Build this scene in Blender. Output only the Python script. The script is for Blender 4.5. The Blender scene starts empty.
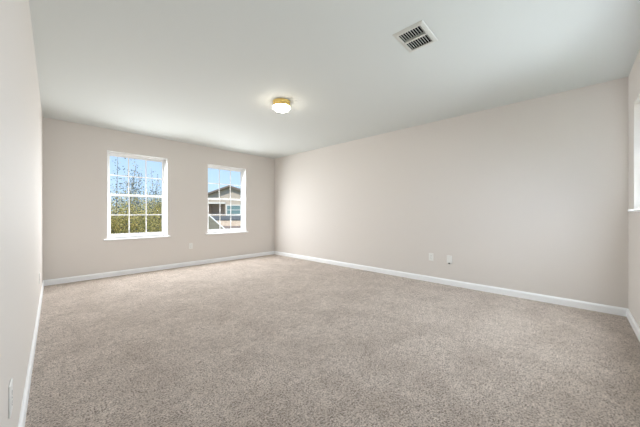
import bpy, bmesh, math, random
from mathutils import Vector, Matrix

S = bpy.context.scene
COL = S.collection
R = math.radians

# ---------------------------------------------------------------- camera
H = 2.44
CAM_Z = 1.054
cam = bpy.data.cameras.new('camera')
cam.sensor_width = 36.0
cam.lens = 265.0 / 640.0 * 36.0
cam.shift_y = -.5 / 640.0
cam.clip_start = 0.02
cam.clip_end = 500
cam_o = bpy.data.objects.new('camera', cam)
COL.objects.link(cam_o)
cam_o.location = (0, 0, CAM_Z)
YAW = -math.atan2(.7238, .6899)
cam_o.rotation_euler = (R(90), 0, YAW)
S.camera = cam_o

# ---------------------------------------------------------------- world / sky
w = bpy.data.worlds.new('sky')
S.world = w
w.use_nodes = True
nt = w.node_tree
nt.nodes.clear()
out = nt.nodes.new('ShaderNodeOutputWorld')
bg = nt.nodes.new('ShaderNodeBackground')
tc = nt.nodes.new('ShaderNodeTexCoord')
sep = nt.nodes.new('ShaderNodeSeparateXYZ')
rmp = nt.nodes.new('ShaderNodeValToRGB')
rmp.color_ramp.elements[0].position = 0.0
rmp.color_ramp.elements[0].color = (.47, .60, .73, 1)
rmp.color_ramp.elements[1].position = 0.6
rmp.color_ramp.elements[1].color = (.17, .31, .60, 1)
e = rmp.color_ramp.elements.new(0.13)
e.color = (.38, .52, .73, 1)
nt.links.new(tc.outputs['Generated'], sep.inputs[0])
nt.links.new(sep.outputs['Z'], rmp.inputs[0])
nt.links.new(rmp.outputs[0], bg.inputs[0])
bg.inputs[1].default_value = 1.55
nt.links.new(bg.outputs[0], out.inputs[0])

# ---------------------------------------------------------------- sun and daylight through the windows
sun = bpy.data.lights.new('sun', 'SUN')
sun.energy = 5.0
sun.angle = R(1.0)
sun.color = (1.0, .94, .84)
sun_o = bpy.data.objects.new('sun', sun)
COL.objects.link(sun_o)
sun_o.rotation_euler = Vector((.62, .07, -.78)).to_track_quat('-Z', 'Y').to_euler()


def daylight(name, loc, rot, sx, sy, power, color=(1, .985, .96)):
    l = bpy.data.lights.new(name, 'AREA')
    l.shape = 'RECTANGLE'
    l.size = sx
    l.size_y = sy
    l.energy = power
    l.color = color
    o = bpy.data.objects.new(name, l)
    COL.objects.link(o)
    o.location = loc
    o.rotation_euler = rot
    return o


NEUTRAL = (.95, .98, 1.0)
COOL = (.82, .92, 1.0)
for xc in (1.185, 2.84):                # back windows, in rows that each slope a little towards the floor
    for k in range(6):
        daylight('window_daylight', (xc, 5.60, .76 + k * .235), (R(-67), 0, 0), .84, .22, 6.0, NEUTRAL)
for k in range(3):                      # front window by the right corner: light comes in towards the left wall
    for q in range(5):
        daylight('window_daylight', (3.05 + k * .26, -.472, 1.20 + q * .18), (R(58), 0, R(52)), .15, .15, 2.5, COOL)
for k in range(8):                      # wide front window, added unseen behind the camera for more daylight from there
    daylight('window_daylight', (.70 + k * .215, -.475, 1.565), (R(86), 0, R(15)), .2, .9, .9, COOL)
LAMP_EMIT = 26.0

S.view_settings.view_transform = 'Standard'
S.view_settings.look = 'None'
S.view_settings.gamma = 1
S.view_settings.use_curve_mapping = False
S.view_settings.exposure = 0.16


# ---------------------------------------------------------------- helpers
def srgb(r, g, b):
    def c(v):
        v /= 255.0
        return v / 12.92 if v <= .04045 else ((v + .055) / 1.055) ** 2.4
    return (c(r), c(g), c(b), 1)


class MB:
    """collects shapes and links them as ONE mesh object"""
    def __init__(self):
        self.bm = bmesh.new()

    def box(self, x0, x1, y0, y1, z0, z1, mi=0, bevel=0.0, M=None):
        bm = self.bm
        vs = [bm.verts.new(p) for p in ((x0, y0, z0), (x1, y0, z0), (x1, y1, z0), (x0, y1, z0),
                                        (x0, y0, z1), (x1, y0, z1), (x1, y1, z1), (x0, y1, z1))]
        fs = [bm.faces.new([vs[i] for i in q]) for q in
              ((3, 2, 1, 0), (4, 5, 6, 7), (0, 1, 5, 4), (1, 2, 6, 5), (2, 3, 7, 6), (3, 0, 4, 7))]
        for f in fs:
            f.material_index = mi
        if M is not None:
            for v in vs:
                v.co = M @ v.co
        if bevel > 0:
            es = list({ed for f in fs for ed in f.edges})
            r = bmesh.ops.bevel(bm, geom=es, offset=bevel, segments=2, affect='EDGES', profile=.5)
            for f in r['faces']:
                f.material_index = mi
        return self

    def lathe(self, prof, center=(0, 0, 0), n=40, smooth=True, axis='Z'):
        bm = self.bm
        rings = []
        for (r, z) in prof:
            ring = []
            if r < 1e-6:
                ring = [bm.verts.new(self._ax(0, 0, z, center, axis))]
            else:
                for k in range(n):
                    a = 2 * math.pi * k / n
                    ring.append(bm.verts.new(self._ax(r * math.cos(a), r * math.sin(a), z, center, axis)))
            rings.append(ring)
        for a, b in zip(rings[:-1], rings[1:]):
            for k in range(n):
                k2 = (k + 1) % n
                if len(a) == 1 and len(b) == 1:
                    continue
                if len(a) == 1:
                    f = bm.faces.new((a[0], b[k2], b[k]))
                elif len(b) == 1:
                    f = bm.faces.new((a[k], a[k2], b[0]))
                else:
                    f = bm.faces.new((a[k], a[k2], b[k2], b[k]))
                f.smooth = smooth
        return self

    @staticmethod
    def _ax(x, y, z, c, axis):
        if axis == 'Z':
            return (c[0] + x, c[1] + y, c[2] + z)
        if axis == 'Y':
            return (c[0] + x, c[1] + z, c[2] + y)
        return (c[0] + z, c[1] + x, c[2] + y)

    def sweep(self, prof, p0, p1, side):
        """profile (d, z) extruded from p0 to p1; d goes along the horizontal vector side"""
        bm = self.bm
        sd = Vector(side).normalized()
        a = [bm.verts.new(Vector(p0) + sd * d + Vector((0, 0, z))) for d, z in prof]
        b = [bm.verts.new(Vector(p1) + sd * d + Vector((0, 0, z))) for d, z in prof]
        n = len(prof)
        for k in range(n):
            bm.faces.new((a[k], a[(k + 1) % n], b[(k + 1) % n], b[k]))
        bm.faces.new(a)
        bm.faces.new(b)
        return self

    def prism(self, pts, y0, y1, mi=0):
        """polygon in XZ extruded along Y"""
        bm = self.bm
        a = [bm.verts.new((x, y0, z)) for x, z in pts]
        b = [bm.verts.new((x, y1, z)) for x, z in pts]
        n = len(pts)
        fs = [bm.faces.new((a[k], a[(k + 1) % n], b[(k + 1) % n], b[k])) for k in range(n)]
        fs += [bm.faces.new(a), bm.faces.new(b)]
        for f in fs:
            f.material_index = mi
        return self

    def tube(self, pts, radii, n=6):
        bm = self.bm
        rings = []
        for i, p in enumerate(pts):
            p = Vector(p)
            d = (Vector(pts[min(i + 1, len(pts) - 1)]) - Vector(pts[max(i - 1, 0)])).normalized()
            u = d.orthogonal().normalized()
            v = d.cross(u)
            rings.append([bm.verts.new(p + (u * math.cos(2 * math.pi * k / n) + v * math.sin(2 * math.pi * k / n)) * radii[i])
                          for k in range(n)])
        for a, b in zip(rings[:-1], rings[1:]):
            for k in range(n):
                f = bm.faces.new((a[k], a[(k + 1) % n], b[(k + 1) % n], b[k]))
                f.smooth = True
        bm.faces.new(rings[0])
        bm.faces.new(rings[-1])
        return self

    def build(self, name, mats, parent=None, recalc=True):
        bm = self.bm
        if recalc:
            bmesh.ops.recalc_face_normals(bm, faces=bm.faces[:])
        me = bpy.data.meshes.new(name)
        bm.to_mesh(me)
        bm.free()
        if not isinstance(mats, (list, tuple)):
            mats = [mats]
        for m in mats:
            me.materials.append(m)
        o = bpy.data.objects.new(name, me)
        COL.objects.link(o)
        if parent is not None:
            o.parent = parent
        return o


def struct(o):
    o['kind'] = 'structure'
    return o


def tag(o, label, cat, group=None, kind=None):
    o['label'] = label
    o['category'] = cat
    if group:
        o['group'] = group
    if kind:
        o['kind'] = kind
    return o


def empty(name, loc=(0, 0, 0), rz=0.0):
    o = bpy.data.objects.new(name, None)
    COL.objects.link(o)
    o.location = loc
    o.rotation_euler = (0, 0, rz)
    o.empty_display_size = .1
    return o


def copy_tree(o, parent=None):
    c = o.copy()
    COL.objects.link(c)
    c.parent = parent
    for ch in list(o.children):
        copy_tree(ch, c)
    return c


# ---------------------------------------------------------------- materials
def mat(name, col, rough=.5, spec=.5, metal=0.0, bump=None, emit=None):
    m = bpy.data.materials.new(name)
    m.use_nodes = True
    nt = m.node_tree
    b = nt.nodes['Principled BSDF']
    b.inputs['Base Color'].default_value = col
    b.inputs['Roughness'].default_value = rough
    b.inputs['Specular IOR Level'].default_value = spec
    b.inputs['Metallic'].default_value = metal
    if emit:
        b.inputs['Emission Color'].default_value = emit[0]
        b.inputs['Emission Strength'].default_value = emit[1]
    if bump:
        scale, strength, dist = bump
        t = nt.nodes.new('ShaderNodeTexCoord')
        n = nt.nodes.new('ShaderNodeTexNoise')
        n.inputs['Scale'].default_value = scale
        n.inputs['Detail'].default_value = 3
        bp = nt.nodes.new('ShaderNodeBump')
        bp.inputs['Strength'].default_value = strength
        bp.inputs['Distance'].default_value = dist
        nt.links.new(t.outputs['Object'], n.inputs['Vector'])
        nt.links.new(n.outputs['Fac'], bp.inputs['Height'])
        nt.links.new(bp.outputs[0], b.inputs['Normal'])
    return m


def noise_mat(name, c0, c1, scale, rough=.8, bump=0.0, stretch=(1, 1, 1), dist=.02):
    """two colours mixed by noise"""
    m = mat(name, c0, rough, .3)
    nt = m.node_tree
    b = nt.nodes['Principled BSDF']
    t = nt.nodes.new('ShaderNodeTexCoord')
    mp = nt.nodes.new('ShaderNodeMapping')
    mp.inputs['Scale'].default_value = stretch
    n = nt.nodes.new('ShaderNodeTexNoise')
    n.inputs['Scale'].default_value = scale
    n.inputs['Detail'].default_value = 4
    r = nt.nodes.new('ShaderNodeValToRGB')
    r.color_ramp.elements[0].position = .35
    r.color_ramp.elements[0].color = c0
    r.color_ramp.elements[1].position = .65
    r.color_ramp.elements[1].color = c1
    nt.links.new(t.outputs['Object'], mp.inputs[0])
    nt.links.new(mp.outputs[0], n.inputs['Vector'])
    nt.links.new(n.outputs['Fac'], r.inputs[0])
    nt.links.new(r.outputs[0], b.inputs['Base Color'])
    if bump:
        bp = nt.nodes.new('ShaderNodeBump')
        bp.inputs['Strength'].default_value = bump
        bp.inputs['Distance'].default_value = dist
        nt.links.new(n.outputs['Fac'], bp.inputs['Height'])
        nt.links.new(bp.outputs[0], b.inputs['Normal'])
    return m


WALL_COL = srgb(225, 219, 213)
M_wall = mat('wall_paint', WALL_COL, .7, .25, bump=(90, .12, .004))
M_ceil = mat('ceiling_paint', srgb(221, 225, 223), .8, .2, bump=(70, .12, .004))
M_trim = mat('white_trim', srgb(250, 251, 252), .35, .5)
M_vinyl = mat('white_vinyl', srgb(244, 244, 243), .4, .5)
M_plate = mat('white_plastic', srgb(238, 237, 233), .35, .5)
M_dark = mat('dark_slot', srgb(40, 38, 36), .6, .3)
M_metalwhite = mat('white_enamel', srgb(212, 212, 206), .4, .5)
M_duct = mat('duct_interior', srgb(24, 22, 20), .8, .2)
M_brass = mat('polished_brass', (.93, .68, .24, 1), .33, .5, metal=1.0)
M_glassglow = mat('lit_opal_glass', (.95, .93, .88, 1), .3, .5, emit=((1.0, .90, .74, 1), LAMP_EMIT))
M_steel = mat('steel', (.6, .6, .6, 1), .3, .5, metal=1.0)

# clear window glass
M_glass = bpy.data.materials.new('window_glass')
M_glass.use_nodes = True
nt = M_glass.node_tree
nt.nodes.clear()
go = nt.nodes.new('ShaderNodeOutputMaterial')
gm = nt.nodes.new('ShaderNodeMixShader')
gt = nt.nodes.new('ShaderNodeBsdfTransparent')
gt.inputs[0].default_value = (.95, .97, .97, 1)
gg = nt.nodes.new('ShaderNodeBsdfGlossy')
gg.inputs['Roughness'].default_value = .02
gl = nt.nodes.new('ShaderNodeFresnel')
gl.inputs[0].default_value = 1.04
nt.links.new(gl.outputs[0], gm.inputs[0])
nt.links.new(gt.outputs[0], gm.inputs[1])
nt.links.new(gg.outputs[0], gm.inputs[2])
nt.links.new(gm.outputs[0], go.inputs[0])

# carpet: twisted cut pile, speckled, with soft brushed patches
M_carpet = bpy.data.materials.new('carpet_pile')
M_carpet.use_nodes = True
nt = M_carpet.node_tree
b = nt.nodes['Principled BSDF']
b.inputs['Roughness'].default_value = .95
b.inputs['Specular IOR Level'].default_value = .1
b.inputs['Sheen Weight'].default_value = .5
b.inputs['Sheen Tint'].default_value = (1, .91, .84, 1)
b.inputs['Sheen Roughness'].default_value = .5
t = nt.nodes.new('ShaderNodeTexCoord')
n1 = nt.nodes.new('ShaderNodeTexNoise')          # tufts
n1.inputs['Scale'].default_value = 105
n1.inputs['Detail'].default_value = 6
n1.inputs['Roughness'].default_value = .75
n2 = nt.nodes.new('ShaderNodeTexNoise')          # brushed patches
n2.inputs['Scale'].default_value = 3.2
n2.inputs['Detail'].default_value = 5
n2.inputs['Roughness'].default_value = .6
n2.inputs['Distortion'].default_value = .6
r1 = nt.nodes.new('ShaderNodeValToRGB')
r1.color_ramp.elements[0].position = .40
r1.color_ramp.elements[0].color = srgb(88, 74, 63)
r1.color_ramp.elements[1].position = .59
r1.color_ramp.elements[1].color = srgb(234, 220, 208)
e = r1.color_ramp.elements.new(.47)
e.color = srgb(182, 167, 154)
r2 = nt.nodes.new('ShaderNodeValToRGB')
r2.color_ramp.elements[0].position = .34
r2.color_ramp.elements[0].color = (.79, .77, .75, 1)
r2.color_ramp.elements[1].position = .6
r2.color_ramp.elements[1].color = (1, 1, 1, 1)
mx = nt.nodes.new('ShaderNodeMix')
mx.data_type = 'RGBA'
mx.blend_type = 'MULTIPLY'
mx.inputs[0].default_value = 1.0
bp = nt.nodes.new('ShaderNodeBump')
bp.inputs['Strength'].default_value = 1.0
bp.inputs['Distance'].default_value = .012
n3 = nt.nodes.new('ShaderNodeTexNoise')          # leaning clumps of tufts
n3.inputs['Scale'].default_value = 26
n3.inputs['Detail'].default_value = 3
n3.inputs['Distortion'].default_value = 1.0
ma = nt.nodes.new('ShaderNodeMath')
ma.operation = 'MULTIPLY_ADD'
ma.inputs[1].default_value = .2
mb = nt.nodes.new('ShaderNodeMath')
mb.operation = 'SUBTRACT'
mb.inputs[1].default_value = .1
nt.links.new(t.outputs['Object'], n3.inputs['Vector'])
nt.links.new(n3.outputs['Fac'], ma.inputs[0])
nt.links.new(n1.outputs['Fac'], ma.inputs[2])
nt.links.new(ma.outputs[0], mb.inputs[0])
nt.links.new(t.outputs['Object'], n1.inputs['Vector'])
nt.links.new(t.outputs['Object'], n2.inputs['Vector'])
nt.links.new(mb.outputs[0], r1.inputs[0])
nt.links.new(n2.outputs['Fac'], r2.inputs[0])
nt.links.new(r1.outputs[0], mx.inputs[6])
nt.links.new(r2.outputs[0], mx.inputs[7])
nt.links.new(mx.outputs[2], b.inputs['Base Color'])
nt.links.new(mb.outputs[0], bp.inputs['Height'])
nt.links.new(bp.outputs[0], b.inputs['Normal'])

# ---------------------------------------------------------------- room shell
XR, YB, YF = 4.11, 5.53, -.41         # right wall, back (window) wall, front wall
T = .16                               # wall thickness
LX0 = -.1253                          # left wall at the front wall's face
LX1 = .007                            # left wall at the back wall's face
LANG = math.atan2(LX1 - LX0, YB - YF)  # the left wall runs a little out of square


def left_pt(y, d=0.0):
    """a point on the left wall's face, d metres into the room"""
    x = LX0 + (LX1 - LX0) * (y - YF) / (YB - YF)
    return Vector((x + d * math.cos(LANG), y - d * math.sin(LANG), 0))


struct(MB().box(-.4, XR + T, YF - T, YB + T, -.12, 0).build('floor', M_carpet))

VX0, VX1, VY0, VY1 = 1.910, 2.166, .806, .990          # vent hole in the ceiling
c = MB()
c.box(-.4, VX0, YF - T, YB + T, H, H + .14)
c.box(VX1, XR + T, YF - T, YB + T, H, H + .14)
c.box(VX0, VX1, YF - T, VY0, H, H + .14)
c.box(VX0, VX1, VY1, YB + T, H, H + .14)
struct(c.build('ceiling', M_ceil))

Z0, Z1 = .625, 2.085
WIN = ((.736, 1.634), (2.392, 3.290))
m = MB()
xs = [LX1 - .14, WIN[0][0], WIN[0][1], WIN[1][0], WIN[1][1], XR + T]
m.box(xs[0], xs[1], YB, YB + T, 0, H)
m.box(xs[2], xs[3], YB, YB + T, 0, H)
m.box(xs[4], xs[5], YB, YB + T, 0, H)
for x0, x1 in WIN:
    m.box(x0, x1, YB, YB + T, 0, Z0)
    m.box(x0, x1, YB, YB + T, Z1, H)
struct(m.build('wall_back', M_wall))

struct(MB().box(XR, XR + T, YF - T, YB, 0, H).build('wall_right', M_wall))

FX0, FX1, FZ0, FZ1 = 2.85, 3.77, 1.085, 2.06
GX0, GX1 = .58, 2.32  # opening of the added, unseen window behind the camera
m = MB()
m.box(LX0 - .2, GX0, YF - T, YF, 0, H)
m.box(GX1, FX0, YF - T, YF, 0, H)
m.box(FX1, XR, YF - T, YF, 0, H)
for x0, x1 in ((FX0, FX1), (GX0, GX1)):
    m.box(x0, x1, YF - T, YF, 0, FZ0)
    m.box(x0, x1, YF - T, YF, FZ1, H)
struct(m.build('wall_front', M_wall))

# left wall, a slab turned by LANG
lw = MB()
a0, a1 = left_pt(YF), left_pt(YB)
lw.sweep([(0, 0), (0, H), (-.13, H), (-.13, 0)], a0, a1, (math.cos(LANG), -math.sin(LANG), 0))
struct(lw.build('wall_left', M_wall))

# baseboards
BB = [(0, 0), (.014, 0), (.014, .062), (.011, .072), (.006, .078), (.004, .084), (0, .084)]
struct(MB().sweep(BB, (LX1, YB, 0), (XR, YB, 0), (0, -1, 0)).build('baseboard_back', M_trim))
struct(MB().sweep(BB, (XR, YF, 0), (XR, YB - .014, 0), (-1, 0, 0)).build('baseboard_right', M_trim))
struct(MB().sweep(BB, (LX0 + .014, YF, 0), (XR - .014, YF, 0), (0, 1, 0)).build('baseboard_front', M_trim))
struct(MB().sweep(BB, left_pt(YF + .0), left_pt(YB - .014), (math.cos(LANG), -math.sin(LANG), 0)).build('baseboard_left', M_trim))


# ---------------------------------------------------------------- windows
def make_window(name, w_, h_, cols=3, rows=2, lined=True):
    """local frame: x across, y outward (0 = the wall's inner face), z up, origin at the opening's lower left corner"""
    root = empty(name)
    struct(root)
    # white lining of the opening
    j = MB()
    j.box(0, .008, 0.0, .098, 0, h_)
    j.box(w_ - .008, w_, 0.0, .098, 0, h_)
    j.box(.008, w_ - .008, 0.0, .098, h_ - .008, h_)
    if lined:
        j.build('jamb', M_vinyl, root)
    # fixed outer frame
    f = MB()
    F = .030
    for a in ((.0, F, 0, h_), (w_ - F, w_, 0, h_)):
        f.box(a[0], a[1], .098, .158, a[2], a[3], bevel=.003)
    f.box(F, w_ - F, .098, .158, h_ - F, h_, bevel=.003)
    f.box(F, w_ - F, .098, .158, 0, .03, bevel=.003)
    f.build('frame', M_vinyl, root)
    zm = h_ * .503

    def sash(nm, z0, z1, y0, y1, st, rb, rt):
        s = MB()
        x0, x1 = F, w_ - F
        s.box(x0, x0 + st, y0, y1, z0, z1, bevel=.003)
        s.box(x1 - st, x1, y0, y1, z0, z1, bevel=.003)
        s.box(x0 + st, x1 - st, y0, y1, z0, z0 + rb, bevel=.003)
        s.box(x0 + st, x1 - st, y0, y1, z1 - rt, z1, bevel=.003)
        so = s.build(nm, M_vinyl, root)
        ym = (y0 + y1) / 2
        MB().box(x0 + st, x1 - st, ym - .002, ym + .002, z0 + rb, z1 - rt).build('glass_pane', M_glass, so)
        g = MB()
        gx0, gx1, gz0, gz1 = x0 + st, x1 - st, z0 + rb, z1 - rt
        for k in range(1, cols):
            xx = gx0 + (gx1 - gx0) * k / cols
            g.box(xx - .009, xx + .009, ym - .008, ym - .003, gz0, gz1)
        for k in range(1, rows):
            zz = gz0 + (gz1 - gz0) * k / rows
            g.box(gx0, gx1, ym - .0085, ym - .0035, zz - .009, zz + .009)
        g.build('muntin_grille', M_vinyl, so)
        return so
    sash('upper_sash', zm - .018, h_ - F, .130, .155, .026, .036, .034)
    ls = sash('lower_sash', .03, zm + .018, .102, .128, .034, .046, .036)
    MB().box(w_ / 2 - .03, w_ / 2 + .03, .104, .126, zm + .018, zm + .030, bevel=.004).build('sash_lock', M_vinyl, ls)
    # stool (inner sill) with horns, and the apron under it
    s = MB()
    s.box(-.045, w_ + .045, -.034, 0, -.022, 0, bevel=.005)
    s.box(0, w_, -.004, .098, -.02, 0)
    s.build('sill', M_trim, root)
    return root


for k, (x0, x1) in enumerate(WIN):
    o = make_window('window_%d' % (k + 1), x1 - x0, Z1 - Z0)
    o.location = (x0, YB, Z0)
o = make_window('window_3', FX1 - FX0, FZ1 - FZ0, lined=False)
o.location = (FX1, YF, FZ0)
o.rotation_euler = (0, 0, math.pi)
o = make_window('window_4', GX1 - GX0, FZ1 - FZ0, 6, lined=False)  # added out of view, gives the extra daylight an opening
o.location = (GX1, YF, FZ0)
o.rotation_euler = (0, 0, math.pi)

# ---------------------------------------------------------------- ceiling light
LXc, LYc = 2.057, 2.622
t = tag(empty('ceiling_light', (LXc, LYc, H)),
        'round flush ceiling light with brass band and lit white glass dome', 'ceiling light')
MB().lathe([(0, 0), (.104, 0), (.107, -.003), (.107, -.009), (.105, -.013), (.105, -.058), (.108, -.062),
            (.108, -.067), (.104, -.068), (.100, -.066), (.100, -.02), (0, -.02)], n=56).build('brass_band', M_brass, t)
MB().lathe([(.094, -.050), (.098, -.066), (.1025, -.070), (.104, -.077), (.101, -.089), (.091, -.100), (.068, -.111),
            (.040, -.119), (0, -.122)], n=56).build('glass_dome', M_glassglow, t)

# ---------------------------------------------------------------- ceiling vent
t = tag(empty('ceiling_vent', (2.038, .898, H)),
        'white rectangular metal air vent with dark slots set in the ceiling', 'air vent')
fx, fy = .157, .119
ix, iy = .122, .086
f = MB()
bm = f.bm
ring = []
for (sx, sy, z) in ((fx, fy, 0), (fx - .004, fy - .004, -.004), (ix + .012, iy + .012, -.011), (ix, iy, -.010), (ix, iy, -.004)):
    ring.append([bm.verts.new((sx * a, sy * b_, z)) for a, b_ in ((-1, -1), (1, -1), (1, 1), (-1, 1))])
for a, b_ in zip(ring[:-1], ring[1:]):
    for k in range(4):
        bm.faces.new((a[k], a[(k + 1) % 4], b_[(k + 1) % 4], b_[k]))
f.build('frame', M_metalwhite, t)
MB().box(-.008, .008, -iy, iy, -.011, .012, bevel=.001).build('divider', M_metalwhite, t)
NL = 9
for side in (-1, 1):
    x0, x1 = (-ix, -.008) if side < 0 else (.008, ix)
    for k in range(NL):
        yy = -iy + (k + .5) * 2 * iy / NL
        Mx = Matrix.Translation((0, yy, .0)) @ Matrix.Rotation(R(80), 4, 'X')
        MB().box(x0, x1, -.0062, .0062, -.0006, .0006, M=Mx).build('louver', M_metalwhite, t)
d = MB()
d.box(-ix - .004, -ix, -iy, iy, -.004, .20)
d.box(ix, ix + .004, -iy, iy, -.004, .20)
d.box(-ix - .004, ix + .004, -iy - .004, -iy, -.004, .20)
d.box(-ix - .004, ix + .004, iy, iy + .004, -.004, .20)
d.box(-ix - .004, ix + .004, -iy - .004, iy + .004, .20, .204)
d.build('duct', M_duct, t)


# ---------------------------------------------------------------- wall plates (local: y = out of the wall into the room)
def make_outlet():
    root = empty('wall_outlet')
    MB().box(-.035, .035, 0, .006, -.0575, .0575, bevel=.0025).build('cover_plate', M_plate, root)
    for s in (-1, 1):
        rc = MB().box(-.0165, .0165, .004, .0068, s * .0195 - .0135, s * .0195 + .0135, bevel=.002).build('receptacle', M_plate, root)
        sl = MB()
        sl.box(-.0075, -.0055, .0066, .0071, s * .0195 - .003, s * .0195 + .006)
        sl.box(.0055, .0075, .0066, .0071, s * .0195 - .003, s * .0195 + .005)
        sl.box(-.002, .002, .0066, .0071, s * .0195 - .010, s * .0195 - .006)
        sl.build('slots', M_dark, rc)
    MB().lathe([(0, 0.0062), (.003, .006), (.003, .0075), (0, .008)], n=10, axis='Y').build('screw', M_steel, root)
    return root


out0 = make_outlet()
out0.location = (2.055, YB, .395)
out0.rotation_euler = (0, 0, math.pi)
tag(out0, 'white duplex outlet on the back wall between the two windows', 'outlet', 'white wall outlets')
o = copy_tree(out0)
o.location = (XR, 1.567, .382)
o.rotation_euler = (0, 0, R(90))
tag(o, 'white duplex outlet on the right wall, left of the jack box', 'outlet')
o = copy_tree(out0)
p = left_pt(1.50)
o.location = (p.x, p.y, .372)
o.rotation_euler = (0, 0, R(-90) - LANG)
tag(o, 'white outlet low on the left wall, nearest the camera', 'outlet')
o = copy_tree(out0)
p = left_pt(4.21)
o.location = (p.x, p.y, .345)
o.rotation_euler = (0, 0, R(-90) - LANG)
tag(o, 'white outlet at the far end of the left wall, near the window wall', 'outlet')

t = empty('wall_jack', (XR, 1.302, .375), R(90))
tag(t, 'white jack box on the right wall, right of the duplex outlet', 'wall jack')
MB().box(-.035, .035, 0, .016, -.0575, .0575, bevel=.004).build('cover_plate', M_plate, t)
MB().box(-.010, .010, .010, .020, -.064, -.046, bevel=.002).build('jack_port', M_dark, t)
MB().lathe([(0, 0.016), (.003, .016), (.003, .0175), (0, .018)], (0, 0, .042), n=10, axis='Y').build('screw', M_steel, t)

# ---------------------------------------------------------------- outside
GZ = -2.95                              # the room is upstairs
M_lawn = noise_mat('lawn_grass', srgb(112, 116, 74), srgb(150, 146, 100), 3.0, .95, .3)
struct(MB().box(-120, 160, -120, 260, GZ - .2, GZ).build('lawn', M_lawn))

FWD = Vector((.7238, .6899, 0))
RGT = Vector((.6899, -.7238, 0))


def yard(X, D):
    """a spot in the yard, X metres right and D metres ahead of the room's corner, on the ground"""
    v = RGT * X + FWD * D
    return (v.x, v.y, GZ)


M_siding = noise_mat('tan_siding', srgb(186, 172, 158), srgb(198, 184, 170), 2.0, .8, .0, (1, 1, 14))
M_brick = noise_mat('beige_brick', srgb(214, 190, 168), srgb(232, 212, 192), 6.0, .9)
M_roof = noise_mat('brown_shingle', srgb(112, 102, 96), srgb(140, 128, 120), 9.0, .95)
M_slate = noise_mat('slate_shingle', srgb(84, 88, 92), srgb(104, 108, 112), 6.0, .95)
M_greensid = noise_mat('sage_siding', srgb(112, 106, 88), srgb(128, 122, 102), 1.5, .85, .0, (1, 1, 18))
M_housewin = mat('house_window_glass', srgb(120, 145, 145), .08, .6)
M_fascia = mat('light_fascia', srgb(222, 220, 214), .6)

# two-storey neighbour; local x to the right, y away, z above the ground
G = -GZ
hs = empty('neighbour_house', yard(0, 30), YAW)
tag(hs, 'tan two-storey house with low brown gable roof, seen through the right window', 'house')
wx0, wx1, apx = -12.9, -7.5, -10.2
zt = 3.0 + G
wl = MB()
LG0, LG1, LGZ0, LGZ1 = -12.7, -10.75, .85 + G, 2.1 + G        # recessed loggia
wl.box(wx0, LG0, 0, 8, .6 + G, zt)
wl.box(LG0, LG1, 0, 8, LGZ1, zt)
wl.box(LG0, LG1, 0, 8, .6 + G, LGZ0)
wl.box(LG0, LG1, 1.3, 8, LGZ0, LGZ1)
wl.box(LG1, wx1, 0, 8, .6 + G, zt)
wl.prism([(wx0, zt), (wx1, zt), (apx, zt + .36 * (apx - wx0))], 0, 8)
wl.build('upper_wall', M_siding, hs)
MB().box(wx0, wx1, -1.42, 8, 0, .30 + G).build('lower_wall', M_brick, hs)
for sg, nm in ((-1, 'l'), (1, 'r')):
    ex = apx + sg * 3.1
    ez = zt + .36 * 2.7 - .36 * 3.1
    az = zt + .36 * 2.7
    MB().prism([(apx, az), (ex, ez), (ex, ez + .2), (apx, az + .2)], -.35, 8.3).build('roof', M_roof, hs)
sk = MB()
sk.sweep([(0, .74 + G), (1.5, .36 + G), (1.5, .26 + G), (0, .6 + G)], (wx0 - .3, .05, 0), (wx1 + .3, .05, 0), (0, -1, 0))
sk.build('skirt_roof', M_slate, hs)
sk = MB()
sk.sweep([(1.42, -.34 + G), (3.2, -.95 + G), (3.2, -1.05 + G), (1.42, -.46 + G)], (wx0 - .3, 0, 0), (wx1 + .3, 0, 0), (0, -1, 0))
sk.build('porch_roof', M_roof, hs)
MB().box(wx0, wx1, -3.0, -1.42, 0, -1.0 + G).build('porch', M_brick, hs)
MB().box(LG0 - .05, LG1 + .05, -.04, .02, LGZ1, LGZ1 + .16).build('lintel', M_fascia, hs)
wf = MB()
qx0, qx1, qz0, qz1 = -10.62, -8.9, .74 + G, 2.0 + G
wf.box(qx0, qx0 + .12, -.06, .04, qz0, qz1)
wf.box(qx1 - .12, qx1, -.06, .04, qz0, qz1)
wf.box(qx0 + .12, qx1 - .12, -.06, .04, qz1 - .12, qz1)
wf.box(qx0 + .12, qx1 - .12, -.06, .04, qz0, qz0 + .12)
wf.box(qx0 + .12, qx1 - .12, -.05, .04, 1.37 + G, 1.43 + G)
wo = wf.build('window', M_fascia, hs)
MB().box(qx0 + .12, qx1 - .12, -.02, .0, qz0 + .12, qz1 - .12).build('pane', M_housewin, wo)

# low house nearer: its shingled slope rises away from this house, pale verge on the right
lh = empty('low_house', (6.51, 13.46, GZ))
tag(lh, 'low grey-green shingle roof with pale sloping edge, lower left in the right window', 'house')
sx0 = -1.7
zr = .394 + G                                     # roof height at the origin
ye, yr, pit = -2.6, 3.4, .38
MB().box(sx0, -.18, ye + .35, 2 * yr - ye - .35, 0, zr + pit * ye - .06).build('wall', M_brick, lh)
rf = MB()
bm = rf.bm
pr = [(ye, zr + pit * ye), (yr, zr + pit * yr), (2 * yr - ye, zr + pit * ye), (2 * yr - ye, zr + pit * ye - .14), (yr, zr + pit * yr - .14), (ye, zr + pit * ye - .14)]
va = [bm.verts.new((sx0 - .3, y, z)) for y, z in pr]
vb = [bm.verts.new((0, y, z)) for y, z in pr]
for k in range(6):
    bm.faces.new((va[k], va[(k + 1) % 6], vb[(k + 1) % 6], vb[k]))
for v_ in (va, vb):
    bm.faces.new((v_[0], v_[1], v_[4], v_[5]))
    bm.faces.new((v_[1], v_[2], v_[3], v_[4]))
rf = rf.build('roof', M_greensid, lh)
vg = MB()
bm = vg.bm
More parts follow.
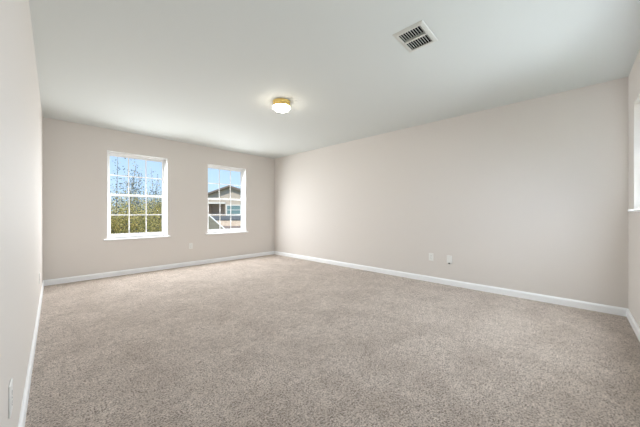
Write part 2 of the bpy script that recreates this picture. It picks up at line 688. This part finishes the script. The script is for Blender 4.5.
va = [bm.verts.new((-.04, y, z + .03)) for y, z in pr]
vb = [bm.verts.new((.03, y, z + .03)) for y, z in pr]
for k in range(6):
    bm.faces.new((va[k], va[(k + 1) % 6], vb[(k + 1) % 6], vb[k]))
for v_ in (va, vb):
    bm.faces.new((v_[0], v_[1], v_[4], v_[5]))
    bm.faces.new((v_[1], v_[2], v_[3], v_[4]))
vg.build('verge_board', M_fascia, rf)
g_ = MB()
g_.bm.faces.new([g_.bm.verts.new(p) for p in ((-.2, ye + .35, zr + pit * ye - .06), (-.2, 2 * yr - ye - .35, zr + pit * ye - .06), (-.2, yr, zr + pit * yr - .16))])
g_.build('gable_wall', M_brick, lh)

# ---------------------------------------------------------------- trees by the left window
M_bark = noise_mat('bark', srgb(122, 112, 98), srgb(150, 140, 124), 12, .95)


def leaf_mat(name, col):
    m = mat(name, col, .55, .3)
    nt = m.node_tree
    b = nt.nodes['Principled BSDF']
    tr = nt.nodes.new('ShaderNodeBsdfTranslucent')
    tr.inputs[0].default_value = col
    ms = nt.nodes.new('ShaderNodeMixShader')
    ms.inputs[0].default_value = .4
    nt.links.new(b.outputs[0], ms.inputs[1])
    nt.links.new(tr.outputs[0], ms.inputs[2])
    nt.links.new(ms.outputs[0], nt.nodes['Material Output'].inputs[0])
    return m


M_leafA = leaf_mat('olive_leaf', srgb(192, 186, 118))
M_leafB = leaf_mat('tan_leaf', srgb(246, 226, 160))
M_leafC = leaf_mat('grey_green_leaf', srgb(108, 124, 128))  # leaves against the sky: their backlit shade is put into the colour


def tree(X, D, seed, top, crown_r, n_br, n_leaf, label, spread=1.0):
    rnd = random.Random(seed)
    base = yard(X, D)
    root = empty('leafy_tree', base)
    tag(root, label, 'tree', 'trees outside the left window')
    br = MB()
    tips = []
    h0 = 2.2
    trunk = [(0, 0, 0), (rnd.uniform(-.05, .05), rnd.uniform(-.05, .05), 1.2), (rnd.uniform(-.1, .1), rnd.uniform(-.1, .1), h0)]
    br.tube(trunk, [.11, .09, .075], 8)
    leaves = []
    for k in range(n_br):
        a = rnd.uniform(0, 2 * math.pi)
        rr = crown_r * math.sqrt(rnd.random())
        hh = h0 + (top - h0) * rnd.uniform(.35, 1.0) * (1 - .28 * (rr / crown_r) ** 2)
        if rnd.random() < .08:
            hh = top * rnd.uniform(1.02, 1.16)
        p0 = Vector(trunk[2]) - Vector((0, 0, rnd.uniform(0, .9)))
        p3 = Vector((rr * math.cos(a), rr * math.sin(a), hh))
        p1 = p0.lerp(p3, .35) + Vector((rnd.uniform(-.12, .12) + .25 * rr * math.cos(a), rnd.uniform(-.12, .12) + .25 * rr * math.sin(a), -.1))
        p2 = p0.lerp(p3, .7) + Vector((rnd.uniform(-.1, .1), rnd.uniform(-.1, .1), .0))
        br.tube([p0, p1, p2, p3], [.022, .014, .008, .003], 5)
        leaves.append((p0, p1, p2, p3))
    br.build('trunk', M_bark, root)
    lf = MB()
    bm = lf.bm
    for k in range(n_leaf):
        p0, p1, p2, p3 = rnd.choice(leaves)
        s = rnd.random() ** 1.25
        if s < .5:
            p = p1.lerp(p2, s / .5)
        else:
            p = p2.lerp(p3, (s - .5) / .5)
        hn = max(0, min(1, (p.z - 3.1) / (top - 3.1)))
        if rnd.random() < .72 * hn ** 1.6:
            continue
        sp = .36 * (1 - hn) + .07
        p = p + Vector([max(-.5, min(.5, rnd.gauss(0, sp))) for _ in range(3)])
        ln = rnd.uniform(.028, .055)
        wd = ln * .42
        q = Matrix.Rotation(rnd.uniform(0, 6.28), 3, 'Z') @ Matrix.Rotation(rnd.uniform(-1.2, 1.2), 3, 'X') @ Matrix.Rotation(rnd.uniform(-.8, .8), 3, 'Y')
        pts = [(-wd * .1, 0, 0), (wd, ln * .45, .012), (0, ln, 0), (-wd, ln * .45, .012)]
        f = bm.faces.new([bm.verts.new(p + q @ Vector(c_)) for c_ in pts])
        u = rnd.random()
        dk = .12 + .75 * max(0, min(1, (hn - .5) / .35))  # backlit tone painted on more leaves towards the top
        f.material_index = 2 if u < dk else (0 if u < dk + (1 - dk) * .45 else 1)
    lf.build('foliage', [M_leafA, M_leafB, M_leafC], root, recalc=False)
    return root


tree(-5.75, 7.3, 3, 4.85, .9, 80, 52000, 'bushy tree filling the left half of the left window')
tree(-6.5, 10.3, 8, 5.05, 1.0, 90, 52000, 'bushy tree filling the right half of the left window')
